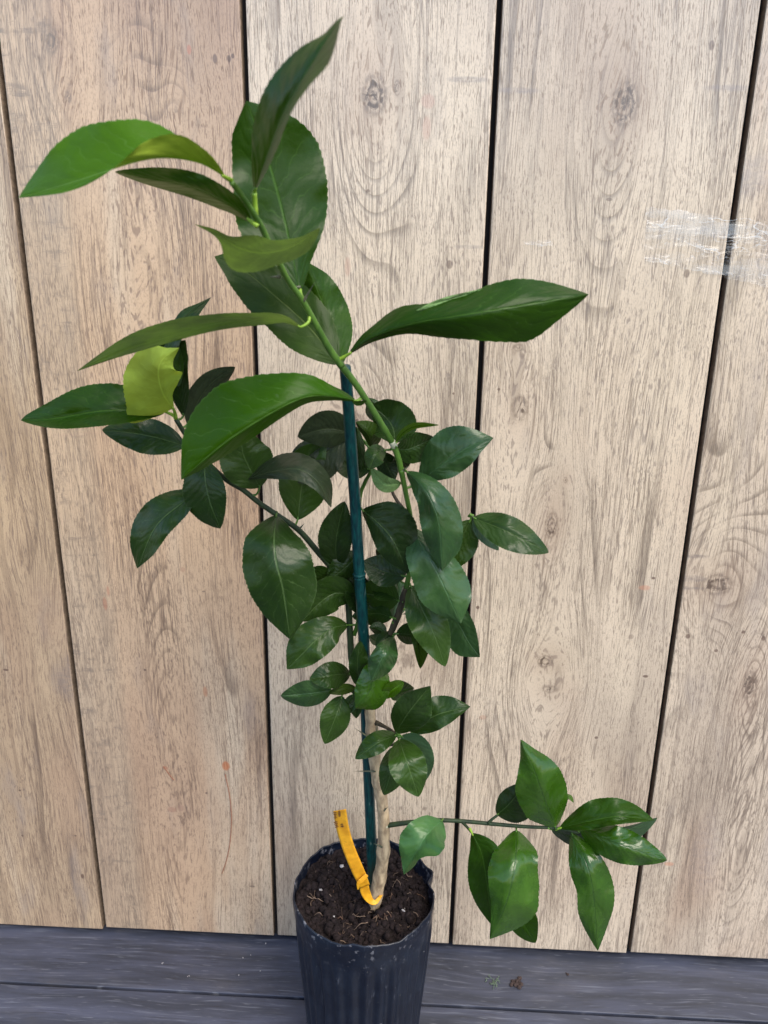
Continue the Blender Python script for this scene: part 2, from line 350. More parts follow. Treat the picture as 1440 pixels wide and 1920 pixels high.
LM = {
 'new':  leaf_mat('leaf_fresh', (0.020, 0.070, 0.0003), (0.040, 0.112, 0.0005), (0.240, 0.320, 0.030), .40, .20, spec=.16, midk=.55, veinc=(0.11, 0.22, 0.05)),
 'mid':  leaf_mat('leaf_green', (0.011, 0.038, 0.0008), (0.021, 0.060, 0.0014), (0.070, 0.110, 0.012), .38, .14, spec=.18, midk=.5, veinc=(0.06, 0.14, 0.02)),
 'old':  leaf_mat('leaf_mature', (0.012, 0.032, 0.0045), (0.022, 0.052, 0.0065), (0.055, 0.085, 0.035), .36, .08, veinc=(0.09, 0.15, 0.05), dust=.16, spec=.26, midk=.5),
 'dark': leaf_mat('leaf_deep', (0.009, 0.023, 0.004), (0.015, 0.037, 0.005), (0.045, 0.070, 0.030), .36, .06, veinc=(0.07, 0.12, 0.04), dust=.12, spec=.24, midk=.45),
 'low':  leaf_mat('leaf_glossy', (0.019, 0.062, 0.003), (0.042, 0.112, 0.006), (0.08, 0.15, 0.045), .26, .14, veinc=(0.014, 0.045, 0.008), spec=.52, midk=.6),
 'dusk': leaf_mat('leaf_dull', (0.018, 0.028, 0.012), (0.026, 0.040, 0.018), (0.05, 0.07, 0.03), .42, .06, veinc=(0.07, 0.10, 0.04), dust=.2, spec=.22),
 'pale': leaf_mat('leaf_pale', (0.032, 0.075, 0.034), (0.048, 0.10, 0.046), (0.15, 0.26, 0.09), .45, .15, spec=.25),
 'yel':  leaf_mat('leaf_yellow', (0.20, 0.32, 0.02), (0.26, 0.38, 0.03), (0.215, 0.310, 0.045), .45, .22, spec=.2),
 'olive': leaf_mat('leaf_olive', (0.014, 0.036, 0.002), (0.023, 0.052, 0.003), (0.048, 0.080, 0.006), .5, .14, spec=.2, veinc=(0.08, 0.12, 0.02)),
 'bluish': leaf_mat('leaf_waxy', (0.017, 0.048, 0.012), (0.030, 0.076, 0.020), (0.11, 0.19, 0.07), .32, .08, veinc=(0.05, 0.12, 0.05), spec=.46, dust=.12),
 'teal': leaf_mat('leaf_light', (0.026, 0.095, 0.026), (0.060, 0.145, 0.030), (0.11, 0.19, 0.07), .38, .12, veinc=(0.07, 0.18, 0.06), spec=.4),
}

def stem_mat(name, c1, c2, rough=.5, sc=220, stretch=.25, bump=.3):
    N = NT(name); co, X, Y, Z = N.xyz('Object')
    n = N.noise(N.vec(X, Y, N.mul(Z, stretch)), sc, 4.0, .65); n2 = N.noise(co, 40.0, 2.0)
    c = N.mix(N.sstep(n, .35, .66), c1, c2)
    c = N.mix(N.mul(N.sstep(n2, .5, .8), .4), c, c1)
    return N.done(N.bsdf(c, rough, .4, N.bump(n, bump, .0006)))
mBark = stem_mat('pale_bark', (0.24, 0.175, 0.11), (0.52, 0.40, 0.25), .75, 200, .3, .7)
mBrown = stem_mat('brown_bark', (0.022, 0.017, 0.009), (0.060, 0.046, 0.024), .7, 300, .2, .8)
mGreenStem = stem_mat('green_stem', (0.045, 0.11, 0.014), (0.085, 0.18, 0.024), .45, 160, .12, .25)
mYoung = stem_mat('young_stem', (0.14, 0.26, 0.02), (0.24, 0.38, 0.035), .42, 160, .2, .2)
mDarkStem = stem_mat('dark_stem', (0.008, 0.020, 0.007), (0.020, 0.040, 0.011), .6, 200, .15, .3)
mThorn = stem_mat('thorn_green', (0.07, 0.08, 0.05), (0.16, 0.16, 0.10), .6)
mNode = simple('pale_node', (0.42, 0.42, 0.30), .7)

# ------------------------------------------------------------ wall
wall = empty('wooden_wall', (0, 0, 0))
tag(wall, 'wall of pale oak look vertical planks with dark gaps behind the potted plant', 'wall')
def bevel_box(x0, x1, y0, y1, z0, z1, b):
    """box whose front (y0) edges are bevelled by b; back on y1"""
    v = []; f = []
    for (y, i) in ((y1, 0), (y0+b, 0), (y0+b*.3, b*.3), (y0, b)):
        v += [(x0+i, y, z0+i), (x1-i, y, z0+i), (x1-i, y, z1-i), (x0+i, y, z1-i)]
    for k in range(3):
        for j in range(4):
            a = k*4+j; c = k*4+(j+1) % 4
            f.append((a, c, c+4, a+4))
    f.append((12, 13, 14, 15)); f.append((3, 2, 1, 0))
    return v, f
Wd = 0.19; gap = .0042
specs = [(-1, mA, -.0035), (0, mB, -.0005), (1, mC, .0005), (2, mD, -.0005), (3, mE, .001)]
labs = {0: 'plank with pale saw marks down its left edge', }
for k, mt, zb in specs:
    x0, x1 = k*Wd+gap/2, (k+1)*Wd-gap/2
    v, f = bevel_box(x0, x1, 0.0, .009, zb, 1.25, .0012)
    # leave bottom corners slightly rounded: nudge lower corner verts
    fm = [1]*len(f)
    for i in range(len(f)):
        if i >= 8: fm[i] = 0
    fm[12] = 0; fm[13] = 1
    for i in (4, 5, 6, 7): fm[i] = 1
    o = mesh_obj('plank', v, f, [mt, mEdge], wall, fmat=fm, smooth=False)
    if k in labs: o['label'] = labs[k]
v, f = bevel_box(-.30, 1.05, .0095, .03, -.03, 1.3, .001)
mesh_obj('backing_panel', v, f, mBack, wall, smooth=False)

# ------------------------------------------------------------ floor
v = []; f = []; fm = []
FZ = -.0075; ys = [(.0, -.0655, 0), (-.0685, -.2585, 1), (-.2615, -.4515, 2), (-.4545, -.6445, 0), (-.6475, -.8375, 1), (-.8405, -1.03, 2)]
for (ya, yb, k) in ys:
    vv, ff = bevel_box(-1.2, 2.0, 0, .01, yb if ya else yb, ya+(.02 if ya == 0 else 0), .0008)
    b = len(v)
    # box built in (x, depth, z) -> lay it flat: z -> y, y -> -z
    for (x, y, z) in vv: v.append((x, z, FZ-y))
    for q in ff: f.append(tuple(b+i for i in q)[::-1]); fm.append(k)
b = len(v); v += [(-1.2, -1.1, FZ-.006), (2, -1.1, FZ-.006), (2, .02, FZ-.006), (-1.2, .02, FZ-.006)]
f.append((b, b+1, b+2, b+3)); fm.append(3)
fl = mesh_obj('floor', v, f, [mF1, mF2, mF3, mBack], fmat=fm, smooth=False)
tag(fl, kind='structure')

# ------------------------------------------------------------ pot
PD = .120
pc = P(683, 1664, PD)
RR = .0612; TOPZ = pc.z; PH = TOPZ-FZ
pc0 = Vector((pc.x, pc.y, FZ))
def potmat():
    N = NT('dark_pot_plastic'); co, X, Y, Z = N.xyz('Object')
    sc = N.noise(N.vec(N.mul(X, 260.0), N.mul(Y, 260.0), N.mul(Z, 40.0)), 1.0, 3.0, .7)
    sp_ = N.noise(co, 520.0, 2.0, .5); du = N.noise(co, 38.0, 4.0, .65); sp2 = N.noise(co, 130.0, 3.0, .7)
    top = N.sstep(Z, PH-.035, PH+.002)
    c = N.mix(N.sstep(du, .35, .7), (0.003, 0.005, 0.012), (0.007, 0.011, 0.021))
    c = N.mix(N.mul(N.sstep(sc, .60, .75), .25), c, (0.13, 0.14, 0.17))
    c = N.mix(N.mul(N.sstep(sp_, .735, .77), .6), c, (0.45, 0.45, 0.46))
    c = N.mix(N.mul(N.mul(N.sstep(sp2, .56, .66), top), .40), c, (0.28, 0.28, 0.31))
    rg = N.add(.24, N.mul(du, .22))
    return N.done(N.bsdf(c, rg, .40, N.bump(N.add(sc, N.mul(du, 3.0)), .25, .0006)))
mPot = potmat()
NS = 288; rows = []
def potr(a, z):
    """z from top (0) downwards"""
    t = min(1, z/PH)
    r = RR*(1-.235*t)
    fl_ = min(1, max(0, (z-.020)/.018))
    r += (.0012+.0006*noise.noise(Vector((math.cos(a)*3, math.sin(a)*3, 9))))*math.cos(a*30+.5*noise.noise(Vector((math.cos(a)*2, math.sin(a)*2, z*20))))*fl_ + .0005*noise.noise(Vector((math.cos(a)*7, math.sin(a)*7, z*30)))
    if z < .012: r += .0006*math.sin(PI*z/.012)
    wob = noise.noise(Vector((math.cos(a)*2.1, math.sin(a)*2.1, 3.3)))
    wob2 = noise.noise(Vector((math.cos(a)*5.5, math.sin(a)*5.5, 8.1)))
    k = max(0, 1-z/.035)
    r += (.0022*wob+.0012*wob2)*k
    # crumpled fold at the right
    r -= .0045*math.exp(-((a-.18)/.10)**2)*k - .002*math.exp(-((a-.36)/.09)**2)*k
    return r
def rimz(a):
    return .0022*noise.noise(Vector((math.cos(a)*2.3, math.sin(a)*2.3, 1.7)))+.0011*noise.noise(Vector((math.cos(a)*8, math.sin(a)*8, 5.7)))-.003*math.exp(-((a-.05)/.12)**2)
zs = [0, .0015, .004, .008, .012, .016, .02, .024, .028, .033, .038, .05, .065, .08, .1, .12, .14, .16, .18, PH]
v = []; f = []
for z in zs:
    for k in range(NS):
        a = 2*PI*k/NS; r = potr(a, z); zz = TOPZ-z+rimz(a)*max(0, 1-z/.03)
        v.append(Vector((pc.x+r*math.cos(a), pc.y+r*math.sin(a), zz)))
no = len(zs)
for z in [0, .0015, .006, .012, .02, .04]:
    for k in range(NS):
        a = 2*PI*k/NS; r = potr(a, z)-.0012; zz = TOPZ-z+rimz(a)*max(0, 1-z/.03)+(.0003 if z else 0)
        v.append(Vector((pc.x+r*math.cos(a), pc.y+r*math.sin(a), zz)))
for i in range(no-1):
    for k in range(NS):
        a = i*NS+k; b = i*NS+(k+1) % NS
        f.append((a, a+NS, b+NS, b))
for i in range(5):
    for k in range(NS):
        a = (no+i)*NS+k; b = (no+i)*NS+(k+1) % NS
        f.append((a, b, b+NS, a+NS))
for k in range(NS):
    a, b = k, (k+1) % NS; c, d = no*NS+k, no*NS+(k+1) % NS
    f.append((a, b, d, c))
f.append(tuple((no-1)*NS+k for k in range(NS))[::-1])
pot = mesh_obj('nursery_pot', v, f, mPot, origin=pc0)
tag(pot, 'dark blue black ribbed plastic nursery pot with wavy dusty rim holding the plant', 'pot')

# ------------------------------------------------------------ soil (with roots and white grit)
SZ = TOPZ-.015
def soilh(x, y):
    dx, dy = x-pc.x, y-pc.y; r = math.hypot(dx, dy)/RR
    p = Vector((x, y, 0))
    h = .0065*noise.noise(p*45)+.0055*noise.noise(p*110+Vector((3, 1, 0)))
    h += .0026*abs(noise.noise(p*260))+.0016*noise.noise(p*520)
    vd = noise.voronoi(p*170)[0]; h += .0030*(1-min(1, vd[0]*1.6))
    vd = noise.voronoi(p*340)[0]; h += .0014*(1-min(1, vd[0]*1.6))
    a = math.atan2(dy, dx)
    h += .006*max(0, -math.cos(a-.2))*r*r + .004*max(0, math.sin(a))*r   # heaped to the left and the back, hollow to the right
    h -= .008*math.exp(-((a-.0)/.55)**2)*max(0, r-.65)/.35
    h -= .004*math.exp(-(((x-pc.x-.002)/.012)**2+((y-pc.y+.018)/.012)**2))
    return SZ+h
NR, NA = 110, 360
v = [Vector((pc.x, pc.y, soilh(pc.x, pc.y)))]; f = []; fm = []
for i in range(1, NR+1):
    for k in range(NA):
        a = 2*PI*k/NA; r = (potr(a, .015)-.0011)*i/NR
        x, y = pc.x+r*math.cos(a), pc.y+r*math.sin(a)
        v.append(Vector((x, y, soilh(x, y))))
for k in range(NA): f.append((0, 1+k, 1+(k+1) % NA)); fm.append(0)
for i in range(NR-1):
    for k in range(NA):
        a = 1+i*NA+k; b = 1+i*NA+(k+1) % NA
        f.append((a, a+NA, b+NA, b)); fm.append(0)
def crumb(c, s, mi, seg=6):
    b = len(v); sq = [random.uniform(.7, 1.2) for _ in range(3)]; off = random.uniform(0, 50)
    for i in range(1, seg):
        for k in range(seg+2):
            th = PI*i/seg; ph = 2*PI*k/(seg+2)
            n_ = Vector((math.sin(th)*math.cos(ph)*sq[0], math.sin(th)*math.sin(ph)*sq[1], math.cos(th)*sq[2]))
            v.append(c+n_*s*(1+.45*noise.noise(n_*2.2+Vector((off, 0, 0)))))
    w_ = seg+2
    for i in range(seg-2):
        for k in range(w_):
            a = b+i*w_+k; d = b+i*w_+(k+1) % w_
            f.append((a, a+w_, d+w_, d)); fm.append(mi)
    f.append(tuple(b+k for k in range(w_))); fm.append(mi)
    f.append(tuple(b+(seg-2)*w_+k for k in range(w_))[::-1]); fm.append(mi)
def rp(rmax=.95):
    a = random.uniform(0, 2*PI); r = (RR-.004)*rmax*math.sqrt(random.random())
    return pc.x+r*math.cos(a), pc.y+r*math.sin(a)
for _ in range(1100):
    x, y = rp(); s = random.choice([.0006, .0009, .0013, .0018, .0026, .0036]); crumb(Vector((x, y, soilh(x, y)+s*.2)), s, 0)
for _ in range(14):
    x, y = rp(); s = random.uniform(.0003, .0007); crumb(Vector((x, y, soilh(x, y)+s*.5)), s, 2, 5)
for (qx, qy, s) in ((601, 1678, .0018), (595, 1670, .0010), (626, 1725, .0015), (641, 1630, .0018), (700, 1745, .0012), (755, 1710, .0012)):
    p = P(qx, qy, .12); t = (SZ+.002-CAM.z)/(p-CAM).normalized().z; w_ = CAM+(p-CAM).normalized()*t
    crumb(Vector((w_.x, w_.y, soilh(w_.x, w_.y)+s*.4)), s, 2, 6)
def root(x, y, L, r, ang, lift, mi=1):
    pts = []; a = ang; cx_, cy_ = x, y; n = 12
    cur = random.uniform(-3, 3)
    for i in range(n):
        t = i/(n-1)
        pts.append(Vector((cx_, cy_, soilh(cx_, cy_)+r+lift*math.sin(PI*t))))
        cx_ += math.cos(a)*L/n; cy_ += math.sin(a)*L/n; a += cur/n+random.uniform(-.35, .35)
        if math.hypot(cx_-pc.x, cy_-pc.y) > RR-.006: break
    if len(pts) < 4: return
    n0 = len(f); tube_data(pts, [r*(1-.6*i/len(pts)) for i in range(len(pts))], 5, v, f)
    fm.extend([mi]*(len(f)-n0))
for _ in range(60):
    x, y = rp(.93); root(x, y, random.uniform(.006, .024), random.choice([.0002, .00028, .0004, .00055]), random.uniform(0, 2*PI), random.uniform(.0003, .0045), random.choice([1, 1, 3, 3, 4]))
tuft = P(718, 1725, .12); t = (SZ-CAM.z)/(tuft-CAM).normalized().z; tw = CAM+(tuft-CAM).normalized()*t
for _ in range(16):
    root(tw.x+random.gauss(0, .005), tw.y+random.gauss(0, .004), random.uniform(.008, .02), random.uniform(.0003, .00065), random.uniform(-2.6, -.4), random.uniform(.001, .005), random.choice([1, 4, 4]))
mSoil = simple('dark_compost', (0.0125, 0.0085, 0.0085), .95, .2, nscale=300, namp=.55, bump=.8, bdist=.001)
mRoot = simple('pale_root', (0.15, 0.105, 0.075), .8, nscale=200)
mGrit = simple('white_grit', (0.34, 0.33, 0.33), .85, nscale=400, namp=.25)
mRoot2 = simple('brown_root', (0.075, 0.048, 0.032), .85, nscale=200)
mRoot3 = simple('red_root', (0.10, 0.055, 0.035), .8, nscale=200)
soil = mesh_obj('potting_soil', v, f, [mSoil, mRoot, mGrit, mRoot2, mRoot3], origin=Vector((pc.x, pc.y, SZ)), fmat=fm)
tag(soil, 'dark crumbly potting soil with fine roots and white grit filling the pot', 'soil', kind='stuff')

# ------------------------------------------------------------ stake
stk_px = [(700, 1660, .112), (697, 1600, .118), (692, 1480, .130), (686, 1340, .1425), (683, 1215, .153), (674, 1080, .166), (667, 960, .177), (660, 860, .187), (653, 760, .197), (647, 687, .205)]
sp3 = [P(*q) for q in stk_px]
sp3[0] = sp3[1]+(sp3[1]-sp3[2]).normalized()*.045
pts = catmull(sp3, 90); n = len(pts)
L = [0]
for a, b in zip(pts, pts[1:]): L.append(L[-1]+(b-a).length)
nodes_y = [P(674, 1079, .166), P(686, 1385, .138)]
rads = []
for i, p in enumerate(pts):
    t = i/(n-1); r = .0030+.0011*t
    for nd in nodes_y[:1]:
        dz = (p-nd).dot((pts[-1]-pts[0]).normalized())
        r += .0006*math.exp(-((dz-.0012)/.0011)**2)-.00025*math.exp(-((dz+.002)/.0008)**2)
    rads.append(r)
pts2 = []; r2 = []
# finer sampling near the node
for i in range(n-1):
    m_ = 8 if (pts[i]-nodes_y[0]).length < .012 else 1
    for k in range(m_):
        p = pts[i].lerp(pts[i+1], k/m_); t = (i+k/m_)/(n-1); r = .0045-.0011*t
        dz = (p-nodes_y[0]).dot((pts[-1]-pts[0]).normalized())
        r += .0008*math.exp(-((dz-.0013)/.0008)**2)+.0005*math.exp(-((dz+.0012)/.0006)**2)-.0003*math.exp(-(dz/.0004)**2)
        pts2.append(p); r2.append(r)
pts2.append(pts[-1]); r2.append(.0033)
def stakemat():
    N = NT('green_dyed_bamboo'); co, X, Y, Z = N.xyz('Object')
    n1 = N.noise(N.vec(N.mul(X, 600.0), N.mul(Y, 600.0), N.mul(Z, 14.0)), 1.0, 3.0, .6); n2 = N.noise(co, 28.0, 3.0)
    n3 = N.noise(N.vec(N.mul(X, 300.0), N.mul(Y, 300.0), N.mul(Z, 60.0)), 1.0, 2.0)
    c = N.mix(N.sstep(n1, .35, .7), (0.001, 0.024, 0.030), (0.004, 0.062, 0.060))
    c = N.mix(N.mul(N.sstep(n2, .45, .7), .5), c, (0.006, 0.065, 0.045))
    c = N.mix(N.mul(N.sstep(n3, .66, .74), .5), c, (0.14, 0.22, 0.20))
    lo = N.sstep(Z, .02, .045, .55, 0.0)
    c = N.mix(lo, c, (0.05, 0.06, 0.035))
    return N.done(N.bsdf(c, .38, .3, N.bump(n1, .3, .0004)))
v, f = tube_data(pts2, r2, 20)
stake = mesh_obj('garden_stake', v, f, stakemat(), origin=sp3[0])
tag(stake, 'thin dark teal green bamboo stake standing in the pot beside the trunk', 'stake')

# ------------------------------------------------------------ lemon tree
tb = P(700, 1690, .125); tb.z = SZ
tree = empty('lemon_tree', tb); BASE[tree.name] = Vector(tb)
tag(tree, 'young lemon tree with glossy green leaves and pale bark trunk growing in the dark pot', 'potted tree')
STEMS = []
def stem(name, px, rads, mt, bump=0, n=40, seg=12, label=None, reg=True, knobs=()):
    pts = catmull([P(*q) for q in px], n)
    rr = [lin(rads, i/(n-1)) for i in range(n)]
    for (kt, ka) in knobs:
        for i in range(n): rr[i] *= 1+ka*math.exp(-((i/(n-1)-kt)/.018)**2)
    v, f = tube_data(pts, rr, seg, bump=bump)
    o = mesh_obj(name, v, f, mt, tree)
    if label: o['label'] = label
    if reg: STEMS.append((pts, rr))
    return o
stem('trunk', [(692, 1718, .118), (702, 1688, .1235), (713, 1640, .128), (719, 1590, .133), (719, 1530, .137), (712, 1480, .141), (704, 1440, .146), (700, 1390, .150), (694, 1340, .154), (692, 1290, .157), (698, 1255, .158)],
     [.0068, .0062, .0056, .0052, .0047, .0045, .0043, .0042, .0040, .0036], mBark, bump=.08, n=120, seg=18, knobs=((.17, .10), (.27, .12), (.385, .22), (.56, .14), (.62, .22), (.74, .12), (.83, .22)))
stem('branch', [(697, 1265, .1575), (708, 1235, .158), (724, 1205, .160), (744, 1160, .164), (762, 1102, .169)], [.0027, .0025, .0024, .0023], mBrown, bump=.15, n=50, knobs=((.35, .12), (.9, .2)))
stem('branch', [(762, 1104, .169), (771, 1050, .174), (773, 1000, .179), (768, 960, .184), (760, 920, .189), (752, 880, .194)], [.0019, .0016, .0016, .0016, .0018], mGreenStem, n=50, knobs=((.99, .2),))
stem('branch', [(752, 884, .1935), (747, 860, .197), (737, 834, .200), (718, 800, .206), (690, 755, .214), (664, 716, .221), (640, 686, .227)], [.0019, .0019, .0019, .0019, .0019, .0019, .0020], mGreenStem, n=60, knobs=((.32, .10),))
stem('branch', [(641, 687, .2268), (618, 655, .233), (592, 608, .241), (566, 562, .250), (541, 527, .258), (524, 495, .266), (505, 458, .274), (490, 425, .282), (472, 395, .290), (450, 362, .298), (434, 342, .304)], [.0021, .0019, .0017, .0016, .0015, .0016, .0015, .0014, .0013, .0012], mGreenStem, n=80, label='upper green shoot')
stem('node_ring', [(740, 838, .1995), (737, 832, .2005), (735, 828, .2012)], [.0020, .0022, .0020], mNode, n=8, reg=False)
stem('branch', [(694, 1292, .155), (672, 1275, .152), (660, 1245, .149), (657, 1200, .147), (655, 1150, .147), (648, 1105, .148), (624, 1068, .152), (592, 1030, .158), (560, 994, .164), (520, 966, .169), (485, 942, .173), (455, 918, .176), (425, 900, .179), (388, 866, .182), (350, 818, .187), (330, 786, .191)],
     [.0024, .0024, .0022, .0019, .0018, .0017, .0016, .0014], mDarkStem, n=90, label='thin dark green side branch reaching left')
stem('branch', [(717, 1549, .137), (760, 1543, .140), (815, 1538, .142), (870, 1540, .143), (925, 1545, .145), (985, 1550, .148), (1045, 1553, .151), (1085, 1562, .153)], [.0021, .0018, .0016, .0015, .0013, .0011], mDarkStem, n=60, label='low thin side branch reaching right')
stem('node_ring', [(723, 1547, .1375), (728, 1547, .138)], [.0032, .0023], mNode, n=6, reg=False)
stem('twig', [(698, 1352, .152), (716, 1360, .158), (734, 1370, .166), (744, 1380, .172)], [.0021, .0013, .0012], mBrown, n=16)
stem('twig', [(706, 1402, .150), (722, 1398, .156), (742, 1396, .162)], [.0014, .0011, .0010], mBrown, n=12)
stem('twig', [(768, 1060, .173), (810, 1030, .172), (850, 1003, .176), (876, 982, .183), (889, 971, .190)], [.0016, .0013, .0012], mDarkStem, n=24)
stem('twig', [(676, 1330, .154), (664, 1298, .158), (640, 1298, .163), (625, 1294, .166)], [.0014, .001, .0008], mDarkStem, n=16)
stem('twig', [(760, 960, .1835), (742, 935, .180), (735, 915, .178), (744, 884, .176)], [.0014, .0011, .0010], mBrown, n=16)
stem('twig', [(664, 1190, .146), (669, 1176, .148), (672, 1160, .150), (676, 1120, .151), (672, 1040, .15), (674, 940, .152), (684, 905, .156), (694, 885, .16), (697, 850, .163)], [.0017, .0015, .0014, .0013, .0012], mGreenStem, n=50)
stem('twig', [(914, 1544, .145), (924, 1535, .144), (934, 1528, .143)], [.0012, .0009], mDarkStem, n=8)
stem('twig', [(866, 1541, .143), (876, 1551, .148), (885, 1562, .154)], [.0012, .0009], mDarkStem, n=8)
stem('twig', [(480, 410, .2865), (478, 386, .287), (477, 362, .289)], [.0013, .0012, .0011], mYoung, n=8)
stem('twig', [(566, 562, .250), (563, 552, .248), (562, 543, .246)], [.0016, .0012, .0011], mYoung, n=8)
def thorn(a, b):
    pa, pb = P(*a), P(*b); pts = [pa.lerp(pb, i/6) for i in range(7)]
    v, f = tube_data(pts, [.0009*(1-i/6.2) for i in range(7)], 8)
    mesh_obj('thorn', v, f, mThorn, tree)
for a, b in [((692, 1383, .154), (665, 1365, .166)), ((706, 1375, .155), (708, 1358, .165)), ((703, 1446, .150), (662, 1446, .160)), ((716, 1588, .138), (700, 1581, .143)),
             ((568, 566, .250), (590, 530, .256)), ((524, 519, .260), (504, 519, .266)), ((753, 884, .194), (770, 871, .2)), ((561, 992, .165), (571, 981, .17)), ((562, 538, .247), (551, 538, .25)),
             ((756, 1100, .170), (752, 1112, .176)), ((765, 1150, .166), (752, 1152, .17)), ((676, 935, .155), (664, 925, .16)), ((720, 1520, .142), (728, 1512, .146)), ((888, 972, .19), (884, 966, .194))]:
    thorn(a, b)

# ------------------------------------------------------------ leaves
def prof(u): return 1.04*(math.sin(PI*u**.90)**.68)*(1-.20*u**4) if 0 < u < .97 else (0 if u <= 0 or u >= 1 else 1.04*(math.sin(PI*.97**.90)**.68)*(1-.20*.97**4)*((1-u)/.03)**.9)
NU, NV = 76, 7
far = []
def leaf(mid, A, B, kind='old', oA=None, oB=None, flip=False, pet=True, label=None, und=1.35, petm=None, bow=0.0):
    rg = random.Random(len(far)*13+5)
    far.append(0)
    mp = catmull(mid, NU+1)
    if oA is None: oA = rg.choice([-.006, -.003, .002, .005, .007])
    if oB is None: oB = rg.choice([.006, .004, -.002, -.006]) if oA < 0 else rg.choice([-.007, -.004, .001])
    LW = sum((P(*a)-P(*b)).length for a, b in zip(mp, mp[1:]))
    und *= min(1.0, (LW/.075)**1.5)
    if not far[:-1]: pass
    ph1, ph2 = rg.uniform(0, 6), rg.uniform(0, 6); fr = rg.uniform(2.0, 3.4); seedn = rg.uniform(0, 99)
    def wid(S_, u):
        if not isinstance(S_, (list, tuple)): return S_*prof(u)*(1.12 if kind in ('old', 'dark', 'dusk') else 1.0)
        k = 1/(len(S_)-1)
        if u < k and S_[0] == 0: return S_[1]*(.55*(u/k)**.55+.45*(u/k))
        if u > 1-k and S_[-1] == 0: return S_[-2]*((1-u)/k)**.92
        return lin(S_, u)
    verts = []; uvs = []
    for i in range(NU+1):
        u = i/NU; p = mp[i]
        tg = (mp[min(i+1, NU)]-mp[max(i-1, 0)]); t2 = Vector((tg.x, tg.y)); t2 = t2.normalized() if t2.length > 1e-6 else Vector((1, 0))
        nr = Vector((t2.y, -t2.x))        # left hand of travel, as seen
        e = math.sin(PI*u)**.6 if 0 < u < 1 else 0
        for j in range(-NV, NV+1):
            s = j/NV; av = abs(s)
            w_ = wid(A if s > 0 else B, u); off = oA if s > 0 else oB
            if s == 0: w_ = 0
            tooth = 1+((.034*((u*27+seedn) % 1.0)-.012+.02*noise.noise(Vector((u*9, seedn, s)))) if av == 1 else (.02*noise.noise(Vector((u*9, seedn, s/av))) if av > .7 else 0))
            q = p.xy + nr*(w_*tooth*(s if s else 0))
            dd = p.z + off*1.35*e*(av**1.06) - .0012*e*(av < .08) + bow*e*av*av
            dd += und*e*(.0016*av*av*math.sin(2*PI*fr*u+(ph1 if s > 0 else ph2)) + .0020*noise.noise(Vector((u*4, s*1.5, seedn))) + .0008*av*noise.noise(Vector((u*11, s*3, seedn+7))))
            verts.append(P(q.x, q.y, dd)); uvs.append((u, .5+.5*s))
    faces = []; W2 = 2*NV+1
    for i in range(NU):
        for j in range(2*NV):
            a = i*W2+j; faces.append((a, a+W2, a+W2+1, a+1))
    sn = Vector((0, 0, 0)); c = sum(verts, Vector((0, 0, 0)))/len(verts)
    for q in faces[::3]: sn += (verts[q[2]]-verts[q[0]]).cross(verts[q[3]]-verts[q[1]])
    facing = sn.dot(CAM-c) > 0
    if facing == flip: faces = [q[::-1] for q in faces]
    o = mesh_obj('leaf', verts, faces, LM[kind], tree, uvs=uvs)
    if label: o['label'] = label
    if pet:
        b = P(*mid[0]); dirn = (b-P(*mp[3])).normalized()
        best = None
        for pts_, rr_ in STEMS:
            for k, q in enumerate(pts_):
                dd = (q-b).length
                if best is None or dd < best[0]: best = (dd, q, rr_[k])
        dd, q, r_ = best
        if dd > .028: q = b+dirn*.010; far[-1] = (len(far)-1, mid[0], round(dd, 3))
        if (q-b).length < .004: q = b+dirn*.004
        mp_ = b.lerp(q, .5)+dirn*min(.004, (q-b).length*.25)
        ctrl = [b-dirn*.002, b, mp_, q]
        pts_ = catmull(ctrl, 12)
        big = .0009 if kind in ('new', 'mid', 'yel') else .0007
        v, f = tube_data(pts_, [big*(.8+.5*k/11) for k in range(12)], 8)
        po = mesh_obj('petiole', v, f, petm or (mYoung if kind in ('new', 'mid', 'yel', 'olive') else mGreenStem), o, origin=Vector(tb))
    return o
L = leaf
# upper shoot
L([(422,332,.306),(372,306,.318),(310,297,.328),(250,306,.332),(150,338,.326),(35,371,.312)], [0,-26,-46,-34,-8,8,14,10,0], [0,6,44,76,89,94,80,45,0], 'new', oA=.004, oB=-.010, label='largest fresh green leaf at top left, folded to show its yellow green underside')
L([(470,414,.286),(425,380,.284),(345,346,.276),(215,322,.258)], 20, 27, 'mid', oA=-.014, oB=.006, bow=.0)
L([(478,357,.289),(500,292,.312),(534,205,.338),(588,112,.356),(630,45,.362),(645,30,.362)], [0,22,38,47,50,46,32,8,0], [0,10,14,14,15,20,28,18,0], 'mid', oA=-.012, oB=.022, petm=mYoung, label='tall upright leaf at the very top with a grey glossy edge')
L([(562,545,.246),(541,445,.242),(517,350,.240),(492,270,.242),(462,189,.248)], [0,28,70,86,84,74,62,44,0], [0,30,60,84,95,98,92,60,0], 'mid', oA=.006, oB=-.010, label='broad dark green leaf behind the top of the shoot')
L([(600,427,.292),(548,462,.300),(492,474,.305),(447,464,.300),(405,436,.290),(364,420,.280)], [0,20,24,26,36,42,14,5,0], [0,6,16,22,32,26,8,4,0], 'olive', oA=.016, oB=-.010, flip=True, pet=False, label='small curled olive leaf crossing in front of the shoot')
stem('petiole', [(521,494,.267),(517,484,.279),(505,474,.296)], [.0012,.0010], mYoung, n=8, reg=False)
L([(636,683,.224),(578,611,.214),(520,558,.208),(455,505,.202),(402,481,.200)], [0,34,52,57,54,52,44,30,0], [0,28,44,50,50,46,42,30,0], 'olive', oA=.004, oB=-.006)
L([(640,684,.222),(622,620,.206),(602,560,.200),(574,490,.202)], [0,30,44,46,42,30,0], [0,28,40,42,38,26,0], 'mid', oA=-.004, oB=-.008)
